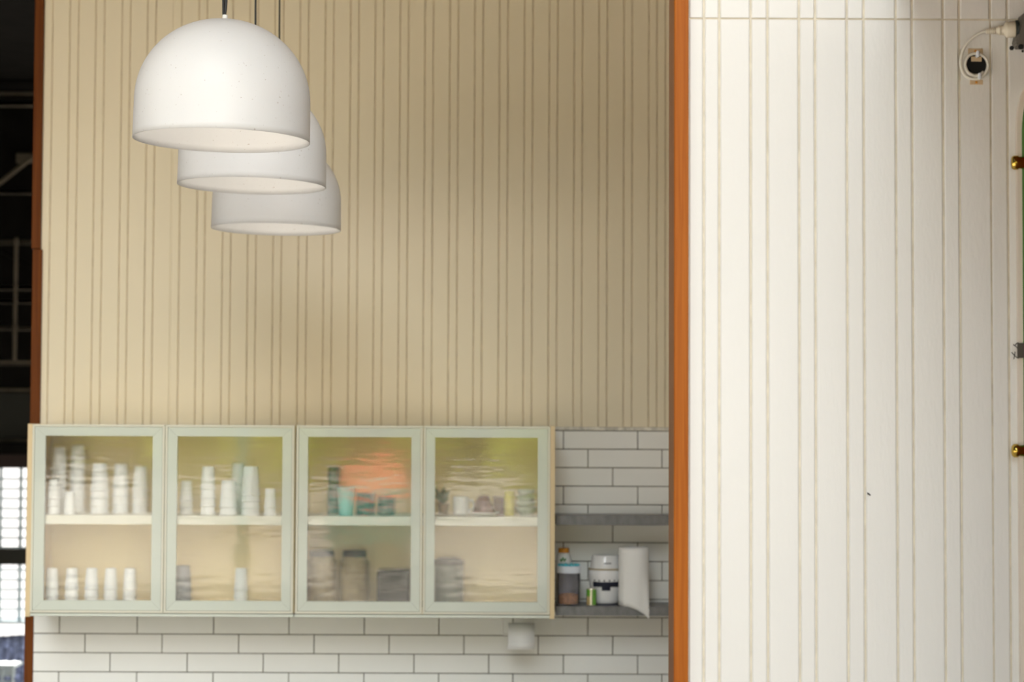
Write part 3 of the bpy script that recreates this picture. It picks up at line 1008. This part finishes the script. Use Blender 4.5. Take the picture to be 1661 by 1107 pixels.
# paper towel roll with a hanging sheet
Yb = 8.005
x = X_(1027.0, 935, Yb)
r = px_r(46, Yb)
h = Z_(1027, 888, Yb) - ZG
o = empty('paper_towel_roll', (x, Yb, ZG), label='upright white paper towel roll with a loose hanging sheet', cat='paper roll')
obj('roll', lathe([(.32 * r, 0), (r - .002, 0), (r, .002), (r, h - .002), (r - .002, h), (.32 * r, h), (.32 * r, 0)], o.location, 56), 'paper', o, smooth=False)
t = bmesh.new()
n, mr = 22, 10
gr = []
for i in range(n + 1):
    u = i / n
    a = R(-100 + 172 * u)
    off = r + .0015 + .004 * max(0, u - .5) ** 1.5 * 4
    px_, py_ = x + off * math.sin(a), Yb - off * math.cos(a)
    low = .004 - .055 * max(0.0, (u - .30) / .70) ** 1.7
    col = []
    for k in range(mr + 1):
        z = low + (h - .001 - low) * k / mr
        w2 = max(0.0, 1 - k / 6.0) if u > .3 else 0.0
        yy = py_ + (min(py_, YS - .004) - py_) * w2 ** .5
        col.append(t.verts.new((px_, yy, ZG + z)))
    gr.append(col)
for a, b in zip(gr, gr[1:]):
    for k in range(mr): t.faces.new((a[k], b[k], b[k + 1], a[k + 1]))
bmesh.ops.recalc_face_normals(t, faces=t.faces)
bmesh.ops.solidify(t, geom=t.faces[:], thickness=.0008)
bmesh.ops.recalc_face_normals(t, faces=t.faces)
obj('loose_sheet', t, 'paper', o, smooth=True)

# roll under the cabinet
Yb = 8.04
x0, x1 = X_(824, 1033, Yb), X_(867, 1033, Yb)
zc = Z_(845, 1031.5, Yb)
r = px_r(40, Yb)
o = empty('paper_roll_holder', ((x0 + x1) / 2, Yb, zc - r), label='white paper roll on a wire holder under the cabinets', cat='paper roll')
t = lathe([(.3 * r, 0), (r, 0), (r, x1 - x0), (.3 * r, x1 - x0), (.3 * r, 0)], (0, 0, 0), 48)
bmesh.ops.rotate(t, verts=t.verts, cent=(0, 0, 0), matrix=Matrix.Rotation(math.pi / 2, 3, 'Y'))
bmesh.ops.translate(t, verts=t.verts, vec=(x0, Yb, zc))
obj('roll', t, 'paper', o)
t = bmesh.new()
gr = []
for k in range(9):
    a = R(10 + 80 * k / 8)
    gr.append([(Yb - (r + .001) * math.sin(a), zc + (r + .001) * math.cos(a))])
pts = [g[0] for g in gr] + [(Yb - r - .0015, zc - .022), (Yb - r - .001, zc - .050)]
L = [t.verts.new((x0 + .0005 - (.003 if i == len(pts) - 1 else 0), y, z)) for i, (y, z) in enumerate(pts)]
Q = [t.verts.new((x1 - .0005 - (.004 if i == len(pts) - 1 else 0), y, z)) for i, (y, z) in enumerate(pts)]
for i in range(len(pts) - 1): t.faces.new((L[i], Q[i], Q[i + 1], L[i + 1]))
bmesh.ops.recalc_face_normals(t, faces=t.faces)
bmesh.ops.solidify(t, geom=t.faces[:], thickness=.0006)
bmesh.ops.recalc_face_normals(t, faces=t.faces)
obj('loose_sheet', t, 'paper', o, smooth=True)
zcab = Z_(480, 1002, YC)
xh = X_(815, 1015, Yb)
zh = zc + .004
pts = [(xh + .002, Yb, zcab - .001), (xh, Yb, zh + .02), (xh, Yb, zh + .006), (xh + .004, Yb, zh + .001), (xh + .012, Yb, zh), (x1 - .005, Yb, zh)]
obj('wire_arm', tube(spline(pts, 6), .0042, 10), 'cap', o, smooth=True)


# ------------------------------------------------------------------ fittings on the white wall
def rp(px, py, dy=0.0): return at(px, py, YR - dy)


eb = empty('electrical_box', HOLE + Vector((0, -.001, -.03)), label='open round wiring hole with tan bracket ears, inside the cord loop', cat='wiring box')
obj('void', bx(HOLE.x - .0245, HOLE.x + .0245, YR + .0028, YR + .0042, HOLE.z - .0245, HOLE.z + .0245), 'hole', eb)
for (a, b, c_, d) in ((1570, 1594, 79, 88), (1573, 1594, 130, 137.5), (1575, 1592, 92, 100)):
    p, q = rp(a, d), rp(b, c_)
    e = obj('bracket_ear', bx(p.x, q.x, YR - .002, YR - .0004, p.z, q.z, .0005), 'ear', eb)
    m_ = (p + q) / 2
    if c_ != 92:
        t = lathe([(0, 0), (.0028, 0), (.002, .0012), (0, .0014)], (0, 0, 0), 12)
        bmesh.ops.rotate(t, verts=t.verts, cent=(0, 0, 0), matrix=Matrix.Rotation(R(90), 3, 'X'))
        bmesh.ops.translate(t, verts=t.verts, vec=(m_.x, YR - .002, m_.z))
        obj('screw', t, 'orangecap', e)

# plug, coiled cord and weatherproof socket
pg = empty('plug_cord', rp(1583, 132, .012), label='white plug with its cord coiled over the wiring hole', cat='cord')
y = .013
ctrl = [(1602, 50, .02), (1592, 52.5, .02), (1578, 61, .018), (1566, 74, .015), (1559.5, 90, .013), (1558.5, 106, .012), (1563, 119, .011), (1572, 126.5, .010),
        (1584, 128, .010), (1594, 124, .010), (1601, 115, .010), (1602.5, 105, .010), (1599, 95, .010), (1591, 88.5, .010), (1581, 87, .011), (1572, 90, .012),
        (1566.5, 98, .012), (1565.5, 107, .012), (1570, 117, .013), (1579, 122, .013), (1588, 122, .012), (1595, 117, .009)]
obj('cord', tube(spline([rp(a, b, c_) for a, b, c_ in ctrl], 6), .0034, 10), 'cordw', pg, smooth=True)
for a, b in ((1585.5, 88), (1588.5, 124)):
    q = rp(a, b, .012)
    obj('cable_tie', bx(q.x - .0035, q.x + .0035, q.y - .008, q.y + .008, q.z - .007, q.z + .007, .002), 'lidwhite', pg)
A, B = rp(1599, 51, .02), rp(1647, 47.5, .028)
ax = (B - A)
def along(u): return A + ax * u
t = None
for k in range(5):
    t = tube([along(.02 + .062 * k), along(.02 + .062 * k + .04)], [.0060 + .0004 * k] * 2, 16, t)
t = tube([along(.0), along(.34)], .0046, 12, t)
obj('strain_relief', t, 'cream', pg, smooth=True)
obj('plug_body', tube([along(.33), along(.36), along(.44), along(.46), along(.48), along(.60), along(.66), along(.68), along(.72), along(.97), along(1.0)],
                      [.0075, .0085, .0090, .0120, .0098, .0110, .0145, .0165, .0172, .0178, .0165], 28), 'cream', pg, smooth=True)
so = empty('weatherproof_socket', rp(1672, 80, .0), label='dark grey weatherproof socket box cut by the photo edge', cat='socket')
p, q = rp(1640, 81, 0), rp(1712, 24, 0)
t = prism([(rp(1640, 74).x, rp(1640, 74).z), (rp(1644, 81).x, rp(1644, 81).z), (rp(1712, 80).x, rp(1712, 80).z), (rp(1712, 20).x, rp(1712, 20).z), (rp(1652, 27).x, rp(1652, 27).z), (rp(1648, 40).x, rp(1648, 40).z)], YR - .045, YR - .0008)
bmesh.ops.bevel(t, geom=t.edges[:], offset=.003, segments=2, affect='EDGES')
obj('housing', t, 'boxgrey', so)
t = bx(rp(1657, 60).x, rp(1712, 60).x, YR - .062, YR - .046, rp(1657, 66).z, rp(1657, 12).z, .003, seg=2)
obj('cover', t, 'boxdark', so)
t = tube([B + ax.normalized() * .001, B + ax.normalized() * .006], .0195, 28)
obj('socket_collar', t, 'boxdark', so)
t = None
for a, b, rr in ((1641, 78, .005), (1656, 76, .006), (1659, 83, .003)):
    t = tube([rp(a, b, .046), rp(a, b, .0462 + .003)], rr, 14, t)
obj('fixing_screw', t, 'hole', so)

# round-cornered panel with brass clips at the right edge
zt = rp(1661, 140).z
xl_ = rp(1652.5, 500, .02).x
out = []
x1_ = FIN_X - .002
rc = .10
zb_ = 0.9
for k in range(13):
    a = math.pi - math.pi / 2 * k / 12
    out.append((xl_ + rc * .28 + rc * .28 * math.cos(a), zt - rc + rc * math.sin(a)))
poly = [(xl_ + .0006, zb_)] + out + [(x1_, zt), (x1_, zb_)]
pn = empty('bracketed_panel', ((xl_ + x1_) / 2, YR - .01, zb_), label='tall round-cornered green panel with an ivory rim at the right edge', cat='panel')
t = prism(poly, YR - .016, YR - .001)
obj('rim', t, 'rim', pn)
w_ = rp(1659.8, 500, .02).x - xl_
poly2 = [(px_ + w_, pz - (w_ if k else -.001)) for k, (px_, pz) in enumerate(poly[:-2])] + [(x1_ - .0005, zt - w_), (x1_ - .0005, zb_ + .001)]
obj('face', prism(poly2, YR - .019, YR - .0162), 'gpanel', pn)


def clip(py, rounded):
    e = .022
    a, b = rp(1640.5, py, e), rp(1690, py, e)
    hh = 11.0 * YR / F_PX
    t = tube([(a.x + .0, YR - e, a.z), (a.x + .0015, YR - e, a.z), (a.x + .006, YR - e, a.z), (a.x + .014, YR - e, a.z), (a.x + .016, YR - e, a.z), (b.x, YR - e, a.z)],
             [hh * .35, hh * .75, hh * 1.0, hh * 1.0, hh * .82, hh * .82] if rounded else [hh * .6, hh * .9, hh * 1.05, hh * 1.05, hh * .9, hh * .9], 20)
    for vv in t.verts: vv.co.y = YR - e + (vv.co.y - (YR - e)) * (.9 if rounded else .55)
    c_ = obj('brass_clip', t, 'brass', pn, smooth=True)
    t = lathe([(0, 0), (.0034, 0), (.0030, .0014), (0, .0018)], (0, 0, 0), 14)
    bmesh.ops.rotate(t, verts=t.verts, cent=(0, 0, 0), matrix=Matrix.Rotation(R(90), 3, 'X'))
    bmesh.ops.translate(t, verts=t.verts, vec=(a.x + .010, YR - e - hh * (.9 if rounded else .58), a.z))
    obj('screw', t, 'brass', c_)


clip(264, False)
clip(731.5, True)
wt = empty('wire_latch', rp(1655, 583, .025), label='grey wire latch twisted round the panel rim at mid height', cat='latch')
e = .024
obj('plate', bx(rp(1650, 570, e).x, rp(1685, 570, e).x, YR - e - .002, YR - e + .001, rp(1650, 581, e).z, rp(1650, 557, e).z, .001), 'greymetal', wt)
for pts in ([(1652, 556), (1648.5, 558), (1646, 561), (1643.5, 559)], [(1646, 561), (1649, 563.5), (1651, 566)], [(1652, 582), (1649, 580), (1645.5, 577), (1641, 572)],
            [(1645.5, 577), (1646.5, 571)], [(1645.5, 577), (1644.5, 583)]):
    obj('wire', tube(spline([rp(a, b, e + .001) for a, b in pts], 5), .0011, 8), 'greymetal', wt, smooth=True)

# insects and blots on the boards
sp = rp(1409.5, 802, .003)
o = empty('fly', sp, label='tiny dark fly sitting low on the white wall', cat='insect')
obj('body', tube([sp + Vector((-.0035, 0, .003)), sp, sp + Vector((.0035, 0, -.003))], [.0008, .0017, .0008], 8), 'ink', o, smooth=True)
obj('wings', bx(sp.x - .004, sp.x + .001, sp.y - .002, sp.y - .0012, sp.z - .001, sp.z + .0008, .0003), 'greymetal', o)

# ------------------------------------------------------------------ the street side, seen mirrored in the panes
random.seed(3)


def foliage(c, rad, sq, bm=None, seed=0):
    t = bmesh.new()
    bmesh.ops.create_icosphere(t, subdivisions=4, radius=1)
    rnd = random.Random(seed)
    ph_ = [rnd.uniform(0, 6) for _ in range(6)]
    for v in t.verts:
        p = v.co
        d = 1 + .14 * math.sin(5 * p.x + ph_[0]) * math.sin(6 * p.z + ph_[1]) + .10 * math.sin(13 * p.x + ph_[2]) * math.sin(12 * p.y + ph_[3]) + .07 * math.sin(27 * p.z + ph_[4]) * math.sin(25 * p.x + ph_[5]) + rnd.uniform(-.05, .05)
        v.co = Vector(c) + Vector((p.x * rad * d, p.y * rad * d, p.z * rad * sq * d))
    return join(bm, t)


for k, (tx, ty, th) in enumerate(((-9.5, -37, 7.0), (-5.8, -30, 7.0), (-1.9, -37, 7.2), (2.2, -30, 6.8), (6.4, -37, 7.2))):
    o = empty('street_tree', (tx, ty, -.06), label='bushy tree across the street, number %s from the left as mirrored in the panes' % ('one', 'two', 'three', 'four', 'five')[k], cat='tree', group='trees across the street')
    obj('trunk', tube([(tx, ty, -.06), (tx + .05, ty, th * .3), (tx, ty, th * .55)], [.2, .16, .1], 12), 'bark', o)
    t = None
    for j in range(5):
        a = 2.4 * j + k
        t = foliage((tx + 1.3 * math.cos(a), ty + .7 * math.sin(a), th * (.30 + .13 * j)), 1.5, .9, t, 10 * k + j)
    obj('crown', t, 'hedge', o, smooth=True)
ct = empty('food_cart', (-1.75, -13.8, -.06), label='street cart with red canopy and teal body, mirrored in the third pane', cat='cart')
obj('body', bx(-2.6, -1.45, -14.4, -13.4, .25, 1.0, .03), 'tealpaint', ct)
obj('canopy', prism([(-2.45, 1.20), (-1.45, 1.20), (-1.55, 1.58), (-1.9, 1.66), (-2.35, 1.50)], -14.7, -13.2), 'redcanvas', ct)
for px_, py_ in ((-2.4, -14.3), (-2.4, -13.5), (-1.52, -14.3), (-1.52, -13.5)):
    obj('post', tube([(px_, py_, .98), (px_, py_, 1.2)], .025, 8), 'tealpaint', ct)
for px_ in (-2.3, -1.75):
    t = lathe([(0, -.04), (.26, -.04), (.30, 0), (.26, .04), (0, .04)], (0, 0, 0), 24)
    bmesh.ops.rotate(t, verts=t.verts, cent=(0, 0, 0), matrix=Matrix.Rotation(R(90), 3, 'X'))
    bmesh.ops.translate(t, verts=t.verts, vec=(px_, -13.35, .24))
    obj('wheel', t, 'black', ct)

po = empty('street_post', (-3.25, -9.0, -.045), label='slim dark post by the dark strip, mirrored in the second pane', cat='post')
obj('shaft', tube([(-3.25, -9.0, -.045), (-3.25, -9.0, 3.0)], .08, 16), 'tealpaint', po, smooth=True)
obj('base_plate', bx(-3.40, -3.10, -9.15, -8.85, -.045, -.02, .005), 'tealpaint', po)
obj('cap', lathe([(0, 3.0), (.10, 3.0), (.10, 3.03), (.05, 3.07), (0, 3.08)], (-3.25, -9.0, 0), 20), 'tealpaint', po)
